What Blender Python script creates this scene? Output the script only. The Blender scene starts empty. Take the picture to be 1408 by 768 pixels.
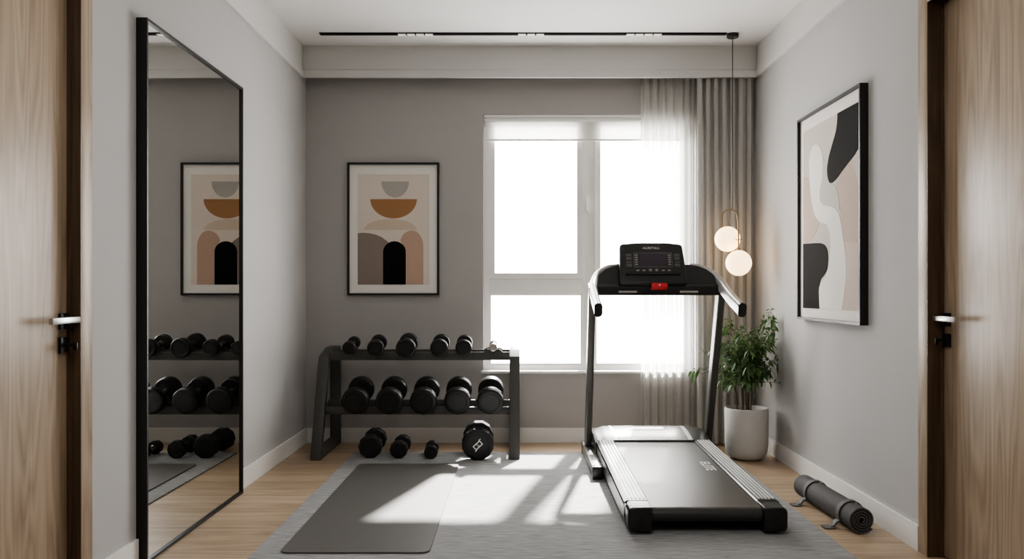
import bpy, bmesh, math, random
from mathutils import Vector, Matrix
rnd = random.Random(7)
R = math.radians
SC = bpy.context.scene
COL = SC.collection

# ------------------------------------------------------------------ room
WL, WR, WB, WF, CZ = -1.459, 1.619, 6.01, -1.0, 2.69
EYE = 1.05

# ------------------------------------------------------------------ materials
def lin(c):
    return tuple(((v/255)/12.92 if v/255 <= .04045 else ((v/255+.055)/1.055)**2.4) for v in c)

def newmat(name):
    m = bpy.data.materials.new(name); m.use_nodes = True
    nt = m.node_tree
    return m, nt, nt.nodes, nt.links, nt.nodes['Principled BSDF']

def pm(name, c, rough=.5, metal=0., var=.04, scale=30., bump=0., bscale=200., spec=None, stretch=(1, 1, 1), coat=0.):
    """plain surface with slight procedural tone variation and fine bump"""
    m, nt, N, L, b = newmat(name)
    c = lin(c)
    tc = N.new('ShaderNodeTexCoord'); mp = N.new('ShaderNodeMapping'); mp.inputs['Scale'].default_value = stretch
    L.new(tc.outputs['Object'], mp.inputs[0])
    nz = N.new('ShaderNodeTexNoise'); nz.inputs['Scale'].default_value = scale; nz.inputs['Detail'].default_value = 4
    L.new(mp.outputs[0], nz.inputs[0])
    rp = N.new('ShaderNodeValToRGB')
    rp.color_ramp.elements[0].position = .3; rp.color_ramp.elements[1].position = .7
    rp.color_ramp.elements[0].color = tuple(v*(1-var) for v in c)+(1,)
    rp.color_ramp.elements[1].color = tuple(min(1, v*(1+var)) for v in c)+(1,)
    L.new(nz.outputs['Fac'], rp.inputs[0]); L.new(rp.outputs[0], b.inputs['Base Color'])
    b.inputs['Roughness'].default_value = rough; b.inputs['Metallic'].default_value = metal
    if spec is not None: b.inputs['Specular IOR Level'].default_value = spec
    if coat: b.inputs['Coat Weight'].default_value = coat
    if bump:
        n2 = N.new('ShaderNodeTexNoise'); n2.inputs['Scale'].default_value = bscale; n2.inputs['Detail'].default_value = 3
        L.new(mp.outputs[0], n2.inputs[0])
        bp = N.new('ShaderNodeBump'); bp.inputs['Strength'].default_value = bump; bp.inputs['Distance'].default_value = .002
        L.new(n2.outputs['Fac'], bp.inputs['Height']); L.new(bp.outputs[0], b.inputs['Normal'])
    return m

def ramp(N, stops):
    rp = N.new('ShaderNodeValToRGB'); cr = rp.color_ramp
    while len(cr.elements) < len(stops): cr.elements.new(.5)
    for e, (p, c) in zip(cr.elements, stops): e.position = p; e.color = lin(c)+(1,)
    return rp

def oak(name, dark, mid, light, along='Z', rough=.42, spec=.5):
    """oak veneer: fine straight grain, cathedral figure and pores, running along one axis"""
    m, nt, N, L, b = newmat(name)
    tc = N.new('ShaderNodeTexCoord')
    def mapped(across, length):
        mp = N.new('ShaderNodeMapping')
        s = {'Z': (across, across, length), 'X': (length, across, across), 'Y': (across, length, across)}[along]
        mp.inputs['Scale'].default_value = s
        L.new(tc.outputs['Object'], mp.inputs[0]); return mp
    n1 = N.new('ShaderNodeTexNoise'); n1.inputs['Scale'].default_value = 1; n1.inputs['Detail'].default_value = 2
    L.new(mapped(5.5, .55).outputs[0], n1.inputs[0])
    mul = N.new('ShaderNodeMath'); mul.operation = 'MULTIPLY'; mul.inputs[1].default_value = 26
    L.new(n1.outputs['Fac'], mul.inputs[0])
    fr = N.new('ShaderNodeMath'); fr.operation = 'PINGPONG'; fr.inputs[1].default_value = 1
    L.new(mul.outputs[0], fr.inputs[0])
    n2 = N.new('ShaderNodeTexNoise'); n2.inputs['Scale'].default_value = 1; n2.inputs['Detail'].default_value = 5
    L.new(mapped(160, 2.2).outputs[0], n2.inputs[0])
    n3 = N.new('ShaderNodeTexNoise'); n3.inputs['Scale'].default_value = 1; n3.inputs['Detail'].default_value = 3
    L.new(mapped(14, .4).outputs[0], n3.inputs[0])
    a = N.new('ShaderNodeMath'); a.operation = 'MULTIPLY_ADD'; a.inputs[1].default_value = .22
    L.new(fr.outputs[0], a.inputs[0])
    s2 = N.new('ShaderNodeMath'); s2.operation = 'MULTIPLY'; s2.inputs[1].default_value = .50
    L.new(n2.outputs['Fac'], s2.inputs[0]); L.new(s2.outputs[0], a.inputs[2])
    a3 = N.new('ShaderNodeMath'); a3.operation = 'MULTIPLY_ADD'; a3.inputs[1].default_value = .42
    L.new(n3.outputs['Fac'], a3.inputs[0]); L.new(a.outputs[0], a3.inputs[2])
    rp = ramp(N, [(.33, dark), (.55, mid), (.78, light)])
    L.new(a3.outputs[0], rp.inputs[0]); L.new(rp.outputs[0], b.inputs['Base Color'])
    b.inputs['Roughness'].default_value = rough; b.inputs['Specular IOR Level'].default_value = spec
    bp = N.new('ShaderNodeBump'); bp.inputs['Strength'].default_value = .12; bp.inputs['Distance'].default_value = .002
    L.new(n2.outputs['Fac'], bp.inputs['Height']); L.new(bp.outputs[0], b.inputs['Normal'])
    return m

def floor_mat():
    m, nt, N, L, b = newmat('oak_planks')
    tc = N.new('ShaderNodeTexCoord')
    br = N.new('ShaderNodeTexBrick')
    br.offset = .37; br.inputs['Scale'].default_value = 1; br.inputs['Brick Width'].default_value = 1.7
    br.inputs['Row Height'].default_value = .165; br.inputs['Mortar Size'].default_value = .0014
    br.inputs['Color1'].default_value = (.15, .15, .15, 1); br.inputs['Color2'].default_value = (.85, .85, .85, 1)
    br.inputs['Mortar'].default_value = (.5, .5, .5, 1); br.inputs['Bias'].default_value = 0
    L.new(tc.outputs['Object'], br.inputs[0])
    def noise(sc, det, w=None):
        mp = N.new('ShaderNodeMapping'); mp.inputs['Scale'].default_value = sc
        ad = N.new('ShaderNodeVectorMath'); ad.operation = 'ADD'
        sc2 = N.new('ShaderNodeVectorMath'); sc2.operation = 'SCALE'; sc2.inputs['Scale'].default_value = 9.
        L.new(br.outputs['Color'], sc2.inputs[0]); L.new(tc.outputs['Object'], ad.inputs[0]); L.new(sc2.outputs[0], ad.inputs[1])
        L.new(ad.outputs[0], mp.inputs[0])
        n = N.new('ShaderNodeTexNoise'); n.inputs['Scale'].default_value = 1; n.inputs['Detail'].default_value = det
        L.new(mp.outputs[0], n.inputs[0]); return n
    n1 = noise((2.0, 60, 1), 5); n2 = noise((.7, 7, 1), 2)
    mu = N.new('ShaderNodeMath'); mu.operation = 'MULTIPLY'; mu.inputs[1].default_value = 18; L.new(n2.outputs['Fac'], mu.inputs[0])
    pp = N.new('ShaderNodeMath'); pp.operation = 'PINGPONG'; pp.inputs[1].default_value = 1; L.new(mu.outputs[0], pp.inputs[0])
    a = N.new('ShaderNodeMath'); a.operation = 'MULTIPLY_ADD'; a.inputs[1].default_value = .16; L.new(pp.outputs[0], a.inputs[0])
    s = N.new('ShaderNodeMath'); s.operation = 'MULTIPLY'; s.inputs[1].default_value = .62; L.new(n1.outputs['Fac'], s.inputs[0]); L.new(s.outputs[0], a.inputs[2])
    sp = N.new('ShaderNodeSeparateColor'); L.new(br.outputs['Color'], sp.inputs[0])
    a2 = N.new('ShaderNodeMath'); a2.operation = 'MULTIPLY_ADD'; a2.inputs[1].default_value = .30; L.new(sp.outputs[0], a2.inputs[0]); L.new(a.outputs[0], a2.inputs[2])
    rp = ramp(N, [(.30, (130, 110, 88)), (.52, (164, 143, 118)), (.78, (186, 166, 142))])
    L.new(a2.outputs[0], rp.inputs[0])
    mx = N.new('ShaderNodeMix'); mx.data_type = 'RGBA'
    L.new(br.outputs['Fac'], mx.inputs[0]); L.new(rp.outputs[0], mx.inputs[6]); mx.inputs[7].default_value = lin((105, 84, 64))+(1,)
    L.new(mx.outputs[2], b.inputs['Base Color'])
    b.inputs['Roughness'].default_value = .42
    bp = N.new('ShaderNodeBump'); bp.inputs['Strength'].default_value = .15; bp.inputs['Distance'].default_value = .002
    L.new(n1.outputs['Fac'], bp.inputs['Height']); L.new(bp.outputs[0], b.inputs['Normal'])
    return m

def weave_mat(name, c1, c2, stretch, scale=1., bump=.4, rough=.95):
    m, nt, N, L, b = newmat(name)
    tc = N.new('ShaderNodeTexCoord'); mp = N.new('ShaderNodeMapping'); mp.inputs['Scale'].default_value = stretch
    L.new(tc.outputs['Object'], mp.inputs[0])
    nz = N.new('ShaderNodeTexNoise'); nz.inputs['Scale'].default_value = scale; nz.inputs['Detail'].default_value = 6; nz.inputs['Roughness'].default_value = .65
    L.new(mp.outputs[0], nz.inputs[0])
    rp = ramp(N, [(.32, c1), (.68, c2)])
    L.new(nz.outputs['Fac'], rp.inputs[0]); L.new(rp.outputs[0], b.inputs['Base Color'])
    b.inputs['Roughness'].default_value = rough; b.inputs['Specular IOR Level'].default_value = .2
    bp = N.new('ShaderNodeBump'); bp.inputs['Strength'].default_value = bump; bp.inputs['Distance'].default_value = .003
    L.new(nz.outputs['Fac'], bp.inputs['Height']); L.new(bp.outputs[0], b.inputs['Normal'])
    return m

def cloth_mat(name, c, trans, clear, weave=1200.):
    """thin cloth: diffuse + translucent, partly see-through between threads"""
    m, nt, N, L, b = newmat(name)
    N.remove(b); out = [n for n in N if n.type == 'OUTPUT_MATERIAL'][0]
    tc = N.new('ShaderNodeTexCoord'); nz = N.new('ShaderNodeTexNoise'); nz.inputs['Scale'].default_value = 60; nz.inputs['Detail'].default_value = 3
    mp = N.new('ShaderNodeMapping'); mp.inputs['Scale'].default_value = (3, 3, .5); L.new(tc.outputs['Object'], mp.inputs[0]); L.new(mp.outputs[0], nz.inputs[0])
    rp = ramp(N, [(.3, tuple(int(v*.96) for v in c)), (.7, c)]); L.new(nz.outputs['Fac'], rp.inputs[0])
    d = N.new('ShaderNodeBsdfDiffuse'); t = N.new('ShaderNodeBsdfTranslucent')
    L.new(rp.outputs[0], d.inputs[0]); L.new(rp.outputs[0], t.inputs[0])
    m1 = N.new('ShaderNodeMixShader'); m1.inputs[0].default_value = trans; L.new(d.outputs[0], m1.inputs[1]); L.new(t.outputs[0], m1.inputs[2])
    if clear > 0:
        tp = N.new('ShaderNodeBsdfTransparent'); m2 = N.new('ShaderNodeMixShader'); lw = N.new('ShaderNodeLayerWeight'); lw.inputs[0].default_value = .5
        mr_ = N.new('ShaderNodeMapRange'); mr_.inputs['From Min'].default_value = 0; mr_.inputs['From Max'].default_value = .7; mr_.inputs['To Min'].default_value = clear*1.25; mr_.inputs['To Max'].default_value = clear*.1
        L.new(lw.outputs['Facing'], mr_.inputs['Value']); L.new(mr_.outputs[0], m2.inputs[0])
        L.new(m1.outputs[0], m2.inputs[1]); L.new(tp.outputs[0], m2.inputs[2]); L.new(m2.outputs[0], out.inputs[0])
    else: L.new(m1.outputs[0], out.inputs[0])
    return m

def glass_mat():
    m, nt, N, L, b = newmat('window_glass')
    N.remove(b); out = [n for n in N if n.type == 'OUTPUT_MATERIAL'][0]
    tp = N.new('ShaderNodeBsdfTransparent'); gl = N.new('ShaderNodeBsdfGlossy'); gl.inputs['Roughness'].default_value = .02
    lw = N.new('ShaderNodeLayerWeight'); lw.inputs[0].default_value = .5
    pw = N.new('ShaderNodeMath'); pw.operation = 'POWER'; pw.inputs[1].default_value = 5; L.new(lw.outputs['Facing'], pw.inputs[0])
    f = N.new('ShaderNodeMath'); f.operation = 'MULTIPLY_ADD'; f.inputs[1].default_value = .9; f.inputs[2].default_value = .03; L.new(pw.outputs[0], f.inputs[0])
    mx = N.new('ShaderNodeMixShader'); L.new(f.outputs[0], mx.inputs[0]); L.new(tp.outputs[0], mx.inputs[1]); L.new(gl.outputs[0], mx.inputs[2])
    L.new(mx.outputs[0], out.inputs[0]); return m

def glow_mat(name, c, strength):
    m, nt, N, L, b = newmat(name)
    b.inputs['Base Color'].default_value = lin(c)+(1,); b.inputs['Emission Color'].default_value = lin(c)+(1,)
    b.inputs['Emission Strength'].default_value = strength; b.inputs['Roughness'].default_value = .35
    return m

M = {}
M['wall'] = pm('wall_paint', (182, 181, 180), .85, var=.015, scale=3, bump=.05, bscale=300, spec=.25)
M['wall_back'] = pm('wall_paint_taupe', (171, 168, 166), .85, var=.015, scale=3, bump=.05, bscale=300, spec=.25)
M['ceil'] = pm('ceiling_paint', (222, 221, 219), .9, var=.01, scale=3, spec=.2)
M['trim'] = pm('white_trim_paint', (206, 205, 203), .6, var=.01, scale=4)
M['base'] = pm('baseboard_paint', (228, 227, 225), .55, var=.01, scale=4)
M['floor'] = floor_mat()
M['oak'] = oak('oak_veneer', (126, 106, 84), (156, 137, 115), (174, 156, 134))
M['oak_dark'] = oak('oak_shaded', (62, 48, 36), (78, 61, 46), (94, 75, 57))  # same oak with the shade of the unlit door reveals put into its colour
M['black_metal'] = pm('black_metal', (24, 24, 24), .38, .3, scale=40)
M['chrome'] = pm('brushed_steel', (205, 203, 200), .25, 1., scale=80)
M['mirror'] = pm('mirror_glass', (226, 226, 224), .005, 1., var=.0)
M['frame_black'] = pm('black_frame', (22, 21, 20), .45, 0, scale=60)
M['mat_board'] = pm('white_mat_board', (226, 223, 217), .8, var=.01, scale=80)
M['window_frame'] = pm('white_window_frame', (238, 237, 235), .4, var=.01, scale=8)
M['glass'] = glass_mat()
M['sheer'] = cloth_mat('sheer_fabric', (234, 233, 230), .55, .26)
M['drape'] = cloth_mat('drape_fabric', (200, 198, 195), .30, 0)
M['blind'] = cloth_mat('blind_fabric', (232, 231, 228), .6, .22)
M['rug'] = weave_mat('grey_woven_rug', (110, 111, 112), (166, 166, 165), (9, 130, 9))
M['yoga'] = pm('grey_rubber_mat', (86, 84, 81), .5, scale=200, var=.05, bump=.1, bscale=600, spec=.45)
M['rack'] = pm('rack_powder_coat', (70, 69, 66), .5, .15, scale=90, bump=.05, bscale=900)
M['rubber'] = pm('black_rubber', (22, 22, 21), .40, 0, scale=120, var=.1, bump=.05, bscale=700, spec=.45)
M['rubber_face'] = pm('black_rubber_face', (36, 35, 33), .55, 0, scale=120, var=.1, bump=.05, bscale=700, spec=.4)
M['white_ink'] = pm('white_ink', (232, 230, 226), .5)
M['tm_black'] = pm('treadmill_black_plastic', (32, 32, 31), .30, 0, scale=60, var=.06, bump=.04, bscale=900)
M['tm_belt'] = pm('treadmill_belt', (50, 50, 48), .36, 0, scale=200, var=.06, bump=.06, bscale=900)
M['tm_dark'] = pm('treadmill_dark_recess', (12, 12, 12), .5)
M['tm_rail'] = pm('treadmill_side_rail', (30, 30, 31), .28, .0, scale=60)
M['tm_ridge'] = pm('treadmill_rail_ridge', (206, 205, 203), .35, .3, scale=60)
M['tm_hood'] = pm('treadmill_hood', (62, 63, 61), .3, .1, scale=60, var=.03)
M['tm_silver'] = pm('treadmill_silver_paint', (176, 175, 173), .34, .35, scale=60, var=.03)
M['tm_post'] = pm('treadmill_post', (82, 80, 76), .35, .3, scale=60)
M['screen'] = pm('console_screen', (60, 50, 62), .25, 0, scale=30)
M['screen_line'] = pm('console_print', (140, 138, 136), .5)
M['button'] = pm('console_button', (84, 84, 82), .45)
M['red'] = pm('red_key', (196, 40, 48), .35)
M['gold'] = pm('brass', (150, 128, 100), .28, 1., scale=60)
M['globe'] = glow_mat('opal_globe', (255, 214, 164), 3.0)
M['led'] = glow_mat('track_lens', (255, 250, 240), .6)
M['pot'] = pm('white_ceramic_pot', (205, 202, 197), .6, scale=20, var=.02)
M['soil'] = pm('potting_soil', (52, 40, 30), .95, scale=120, var=.4, bump=1, bscale=150)
M['stem'] = pm('plant_stem', (86, 74, 54), .8, scale=80, var=.2)
def leaf_mat():
    m, nt, N, L, b = newmat('leaf_green')
    tc = N.new('ShaderNodeTexCoord'); nz = N.new('ShaderNodeTexNoise'); nz.inputs['Scale'].default_value = 18
    L.new(tc.outputs['Object'], nz.inputs[0])
    rp = ramp(N, [(.3, (52, 76, 44)), (.5, (84, 114, 66)), (.72, (134, 158, 102))]); L.new(nz.outputs['Fac'], rp.inputs[0])
    L.new(rp.outputs[0], b.inputs['Base Color']); b.inputs['Roughness'].default_value = .4
    out = [n for n in N if n.type == 'OUTPUT_MATERIAL'][0]
    t = N.new('ShaderNodeBsdfTranslucent'); L.new(rp.outputs[0], t.inputs[0])
    mx = N.new('ShaderNodeMixShader'); mx.inputs[0].default_value = .32; L.new(b.outputs[0], mx.inputs[1]); L.new(t.outputs[0], mx.inputs[2]); L.new(mx.outputs[0], out.inputs[0])
    return m
M['leaf'] = leaf_mat()
M['roll'] = pm('rolled_mat_foam', (78, 77, 76), .75, scale=150, var=.08, bump=.2, bscale=400, spec=.3)
M['strap'] = pm('strap_grey', (92, 91, 89), .7, scale=200, var=.06)
def flat(name, c): return pm(name, c, .85, var=.02, scale=120, spec=.15)
M['a_cream'] = flat('print_cream', (214, 203, 192)); M['a_grey'] = flat('print_grey', (172, 167, 160)); M['a_ochre'] = flat('print_ochre', (160, 122, 88))
M['a_sand'] = flat('print_sand', (200, 184, 166)); M['a_taupe'] = flat('print_taupe', (138, 126, 118)); M['a_rose'] = flat('print_rose', (184, 156, 140))
M['a_black'] = flat('print_black', (16, 15, 14)); M['a_white'] = flat('print_white', (228, 225, 219)); M['a_pale'] = flat('print_pale_grey', (190, 186, 179))
M['a_pink'] = flat('print_pale_pink', (190, 173, 161)); M['a_beige'] = flat('print_beige', (200, 186, 175)); M['a_bg'] = flat('print_bg', (200, 191, 182)); M['a_char'] = flat('print_charcoal', (24, 22, 20))

# ------------------------------------------------------------------ geometry helpers
def BM(): return bmesh.new()

def root_of(o):
    while o.parent: o = o.parent
    return o

def obj(name, bm, mats, parent=None, smooth=35, fix=True):
    """link bm (built in world coordinates) as ONE mesh object; under a parent it is shifted to the thing's base"""
    if fix: bmesh.ops.recalc_face_normals(bm, faces=bm.faces)
    if parent: bmesh.ops.translate(bm, verts=bm.verts, vec=-Vector(root_of(parent).location))
    me = bpy.data.meshes.new(name); bm.to_mesh(me); bm.free()
    for m in (mats if isinstance(mats, (list, tuple)) else [mats]): me.materials.append(m)
    if smooth:
        me.shade_smooth(); me.set_sharp_from_angle(angle=R(smooth))
    o = bpy.data.objects.new(name, me); COL.objects.link(o)
    if parent: o.parent = parent
    return o

def tag(o, label=None, cat=None, group=None, kind=None):
    if label: o['label'] = label
    if cat: o['category'] = cat
    if group: o['group'] = group
    if kind: o['kind'] = kind
    return o

def thing(name, label, cat, loc, group=None, kind=None):
    o = bpy.data.objects.new(name, None); COL.objects.link(o); o.location = loc; o.empty_display_size = .1
    return tag(o, label, cat, group, kind)

def struct(name, bm, mat, label, smooth=35):
    return tag(obj(name, bm, mat, None, smooth), label, None, None, 'structure')

def box(bm, x0, x1, y0, y1, z0, z1, mi=0, bev=0., seg=2):
    vs = [bm.verts.new((x, y, z)) for z in (z0, z1) for y in (y0, y1) for x in (x0, x1)]
    fs = [bm.faces.new([vs[i] for i in q]) for q in ((0, 2, 3, 1), (4, 5, 7, 6), (0, 1, 5, 4), (2, 6, 7, 3), (0, 4, 6, 2), (1, 3, 7, 5))]
    for f in fs: f.material_index = mi
    if bev:
        es = list({e for f in fs for e in f.edges})
        bmesh.ops.bevel(bm, geom=es, offset=bev, segments=seg, profile=.5, affect='EDGES', material=-1)
    return bm

def tube(bm, pts, r, seg=12, mi=0, caps=True):
    pts = [Vector(p) for p in pts]
    rs = r if isinstance(r, (list, tuple)) else [r]*len(pts)
    rings = []; prev = None
    for i, p in enumerate(pts):
        t = (pts[min(i+1, len(pts)-1)]-pts[max(i-1, 0)]).normalized()
        ref = Vector((0, 0, 1)) if abs(t.z) < .95 else Vector((1, 0, 0))
        if prev is None: s = t.cross(ref).normalized()
        else:
            s = (prev - t*prev.dot(t)).normalized()
        prev = s; u = s.cross(t)
        rings.append([bm.verts.new(p+(s*math.cos(a)+u*math.sin(a))*rs[i]) for a in (2*math.pi*k/seg for k in range(seg))])
    for a, b in zip(rings, rings[1:]):
        for k in range(seg):
            bm.faces.new((a[k], a[(k+1) % seg], b[(k+1) % seg], b[k])).material_index = mi
    if caps:
        bm.faces.new(rings[0]).material_index = mi; bm.faces.new(rings[-1][::-1]).material_index = mi
    return bm

def sweep(bm, pts, sec, up=(0, 0, 1), mi=0):
    """sec: closed list of (side, up) offsets"""
    pts = [Vector(p) for p in pts]; up = Vector(up); rings = []
    for i, p in enumerate(pts):
        t = (pts[min(i+1, len(pts)-1)]-pts[max(i-1, 0)]).normalized()
        s = t.cross(up).normalized(); u = s.cross(t)
        rings.append([bm.verts.new(p+s*a+u*b) for a, b in sec])
    n = len(sec)
    for a, b in zip(rings, rings[1:]):
        for k in range(n): bm.faces.new((a[k], a[(k+1) % n], b[(k+1) % n], b[k])).material_index = mi
    bm.faces.new(rings[0]).material_index = mi; bm.faces.new(rings[-1][::-1]).material_index = mi
    return bm

def rrect(w, h, r, n=5, cx=0., cy=0.):
    out = []
    for sx, sy, a0 in ((1, 1, 0), (-1, 1, 90), (-1, -1, 180), (1, -1, 270)):
        for k in range(n+1):
            a = R(a0+90*k/n)
            out.append((cx+sx*(w/2-r)+r*math.cos(a), cy+sy*(h/2-r)+r*math.sin(a)))
    return out

def lathe(bm, prof, center=(0, 0, 0), seg=32, axis='Z', rot=0., mi=0):
    """prof: list of (r, t) along the axis; r==0 ends close to a point"""
    c = Vector(center); rings = []
    for r, t in prof:
        ring = []
        if r < 1e-6:
            v = {'Z': (0, 0, t), 'Y': (0, t, 0), 'X': (t, 0, 0)}[axis]; ring = [bm.verts.new(c+Vector(v))]
        else:
            for k in range(seg):
                a = rot+2*math.pi*k/seg; ca, sa = r*math.cos(a), r*math.sin(a)
                v = {'Z': (ca, sa, t), 'Y': (ca, t, sa), 'X': (t, ca, sa)}[axis]; ring.append(bm.verts.new(c+Vector(v)))
        rings.append(ring)
    for a, b in zip(rings, rings[1:]):
        for k in range(seg):
            k2 = (k+1) % seg
            if len(a) == 1 and len(b) == 1: continue
            if len(a) == 1: f = bm.faces.new((a[0], b[k2], b[k]))
            elif len(b) == 1: f = bm.faces.new((a[k], a[k2], b[0]))
            else: f = bm.faces.new((a[k], a[k2], b[k2], b[k]))
            f.material_index = mi
    return bm

def prism(bm, poly, d0, d1, plane='YZ', mi=0):
    """extrude a 2-D polygon: plane YZ -> along X, XZ -> along Y, XY -> along Z"""
    def P(a, b, d): return {'YZ': (d, a, b), 'XZ': (a, d, b), 'XY': (a, b, d)}[plane]
    A = [bm.verts.new(P(a, b, d0)) for a, b in poly]; B = [bm.verts.new(P(a, b, d1)) for a, b in poly]; n = len(poly)
    fs = [bm.faces.new(A), bm.faces.new(B[::-1])]
    for k in range(n): fs.append(bm.faces.new((A[k], A[(k+1) % n], B[(k+1) % n], B[k])))
    for f in fs: f.material_index = mi
    return bm

def bevel_all(bm, w, seg=2, ang=30):
    es = [e for e in bm.edges if len(e.link_faces) == 2 and e.calc_face_angle(0) > R(ang)]
    bmesh.ops.bevel(bm, geom=es, offset=w, segments=seg, profile=.5, affect='EDGES', clamp_overlap=True)
    return bm

def catmull(pts, n=8):
    P = [Vector(p) for p in pts]; P = [2*P[0]-P[1]]+P+[2*P[-1]-P[-2]]; out = []
    for i in range(1, len(P)-2):
        for k in range(n):
            t = k/n; a, b, c, d = P[i-1:i+3]
            out.append(.5*((2*b)+(c-a)*t+(2*a-5*b+4*c-d)*t*t+(3*b-a-3*c+d)*t**3))
    out.append(P[-2]); return out

def text_bm(body, size, ext=.0006, shear=0.):
    cu = bpy.data.curves.new('lettering', 'FONT'); cu.body = body; cu.size = size; cu.extrude = ext; cu.shear = shear
    cu.align_x = 'CENTER'; cu.align_y = 'CENTER'; cu.resolution_u = 3
    o = bpy.data.objects.new('lettering', cu); COL.objects.link(o)
    dg = bpy.context.evaluated_depsgraph_get(); me = bpy.data.meshes.new_from_object(o.evaluated_get(dg))
    bm = BM(); bm.from_mesh(me); bpy.data.meshes.remove(me); bpy.data.objects.remove(o); bpy.data.curves.remove(cu)
    return bm

def frame_strips(bm, a0, a1, b0, b1, w, d0, d1, plane, mi=0):
    """a closed rectangular ring of square bars"""
    def P(a, b, d): return {'YZ': (d, a, b), 'XZ': (a, d, b), 'XY': (a, b, d)}[plane]
    o = [(a0, b0), (a1, b0), (a1, b1), (a0, b1)]; i = [(a0+w, b0+w), (a1-w, b0+w), (a1-w, b1-w), (a0+w, b1-w)]
    V = [[bm.verts.new(P(a, b, d)) for a, b in loop] for d in (d0, d1) for loop in (o, i)]
    for k in range(4):
        n = (k+1) % 4
        for A, B in ((0, 1), (1, 3), (3, 2), (2, 0)):
            bm.faces.new((V[A][k], V[A][n], V[B][n], V[B][k])).material_index = mi
    return bm

# ------------------------------------------------------------------ the room shell
OX0, OX1, OZ0, OZ1 = -.237, 1.207, .488, 2.257            # window opening
bm = BM(); box(bm, WL-.2, WR+.2, WF-.2, WB+.2, -.1, 0); struct('floor', bm, M['floor'], 'light oak plank floor', 0)
bm = BM(); box(bm, WL-.2, WR+.2, WF-.2, WB+.2, CZ, CZ+.1); struct('ceiling', bm, M['ceil'], 'plain white ceiling', 0)
bm = BM()
box(bm, WL-.2, OX0, WB, WB+.2, 0, CZ); box(bm, OX1, WR+.2, WB, WB+.2, 0, CZ); box(bm, OX0, OX1, WB, WB+.2, 0, OZ0); box(bm, OX0, OX1, WB, WB+.2, OZ1, CZ)
struct('wall_back', bm, M['wall_back'], 'taupe grey back wall around the window', 0)
LD0, LD1, RD0, RD1, DH = 2.045, 2.895, 2.58, 3.43, 2.18   # door openings along the side walls
bm = BM(); box(bm, WL-.2, WL, WF, LD0, 0, CZ); box(bm, WL-.2, WL, LD1, WB, 0, CZ); box(bm, WL-.2, WL, LD0, LD1, DH, CZ); box(bm, WL-.2, WL-.12, LD0, LD1, 0, DH)
struct('wall_left', bm, M['wall'], 'pale grey left wall behind the mirror', 0)
bm = BM(); box(bm, WR, WR+.2, WF, RD0, 0, CZ); box(bm, WR, WR+.2, RD1, WB, 0, CZ); box(bm, WR, WR+.2, RD0, RD1, DH, CZ); box(bm, WR+.14, WR+.2, RD0, RD1, 0, DH)
struct('wall_right', bm, M['wall'], 'pale grey right wall with the tall abstract picture', 0)
bm = BM(); box(bm, WL-.2, WR+.2, WF-.2, WF, 0, CZ); struct('wall_front', bm, M['wall'], 'pale grey wall behind the camera', 0)

def baseboard(name, x0, x1, y0, y1, label):
    bm = BM(); box(bm, x0, x1, y0, y1, 0, .10); bevel_all(bm, .003, 2); struct(name, bm, M['base'], label)
baseboard('baseboard_left', WL, WL+.013, 4.51, WB, 'white baseboard along the left wall beyond the mirror')
baseboard('baseboard_left', WL, WL+.013, LD1+.077, 3.33, 'short white baseboard between the left door and the mirror')
baseboard('baseboard_right', WR-.013, WR, RD1+.077, WB, 'white baseboard along the right wall')
baseboard('baseboard_back', WL+.013, WR-.013, WB-.013, WB, 'white baseboard along the back wall')
# side cornices: a flat fascia band with a thicker lower lip; the rear one is a pelmet hiding the curtain pocket
SY = 5.87
CB = 2.476
def cornice(name, side, label):
    bm = BM(); X = WL if side < 0 else WR; s = -side
    prism(bm, [(X, CB), (X+s*.020, CB), (X+s*.020, CB+.046), (X+s*.015, CB+.050), (X+s*.010, CB+.052), (X+s*.010, CZ), (X, CZ)], WF, SY, 'XZ')
    struct(name, bm, M['trim'], label, 0)
cornice('trim_1', -1, 'white cornice band along the top of the left wall')
cornice('trim_2', 1, 'white cornice band along the top of the right wall')
bm = BM(); prism(bm, [(SY, CB), (SY+.02, CB), (SY+.02, CZ), (SY+.004, CZ), (SY+.004, CB+.056), (SY-.004, CB+.050), (SY-.012, CB+.046), (SY-.012, CB)], WL+.012, WR-.012, 'YZ')
struct('trim_3', bm, M['trim'], 'white pelmet board across the back above the window and curtains', 0)

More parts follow.
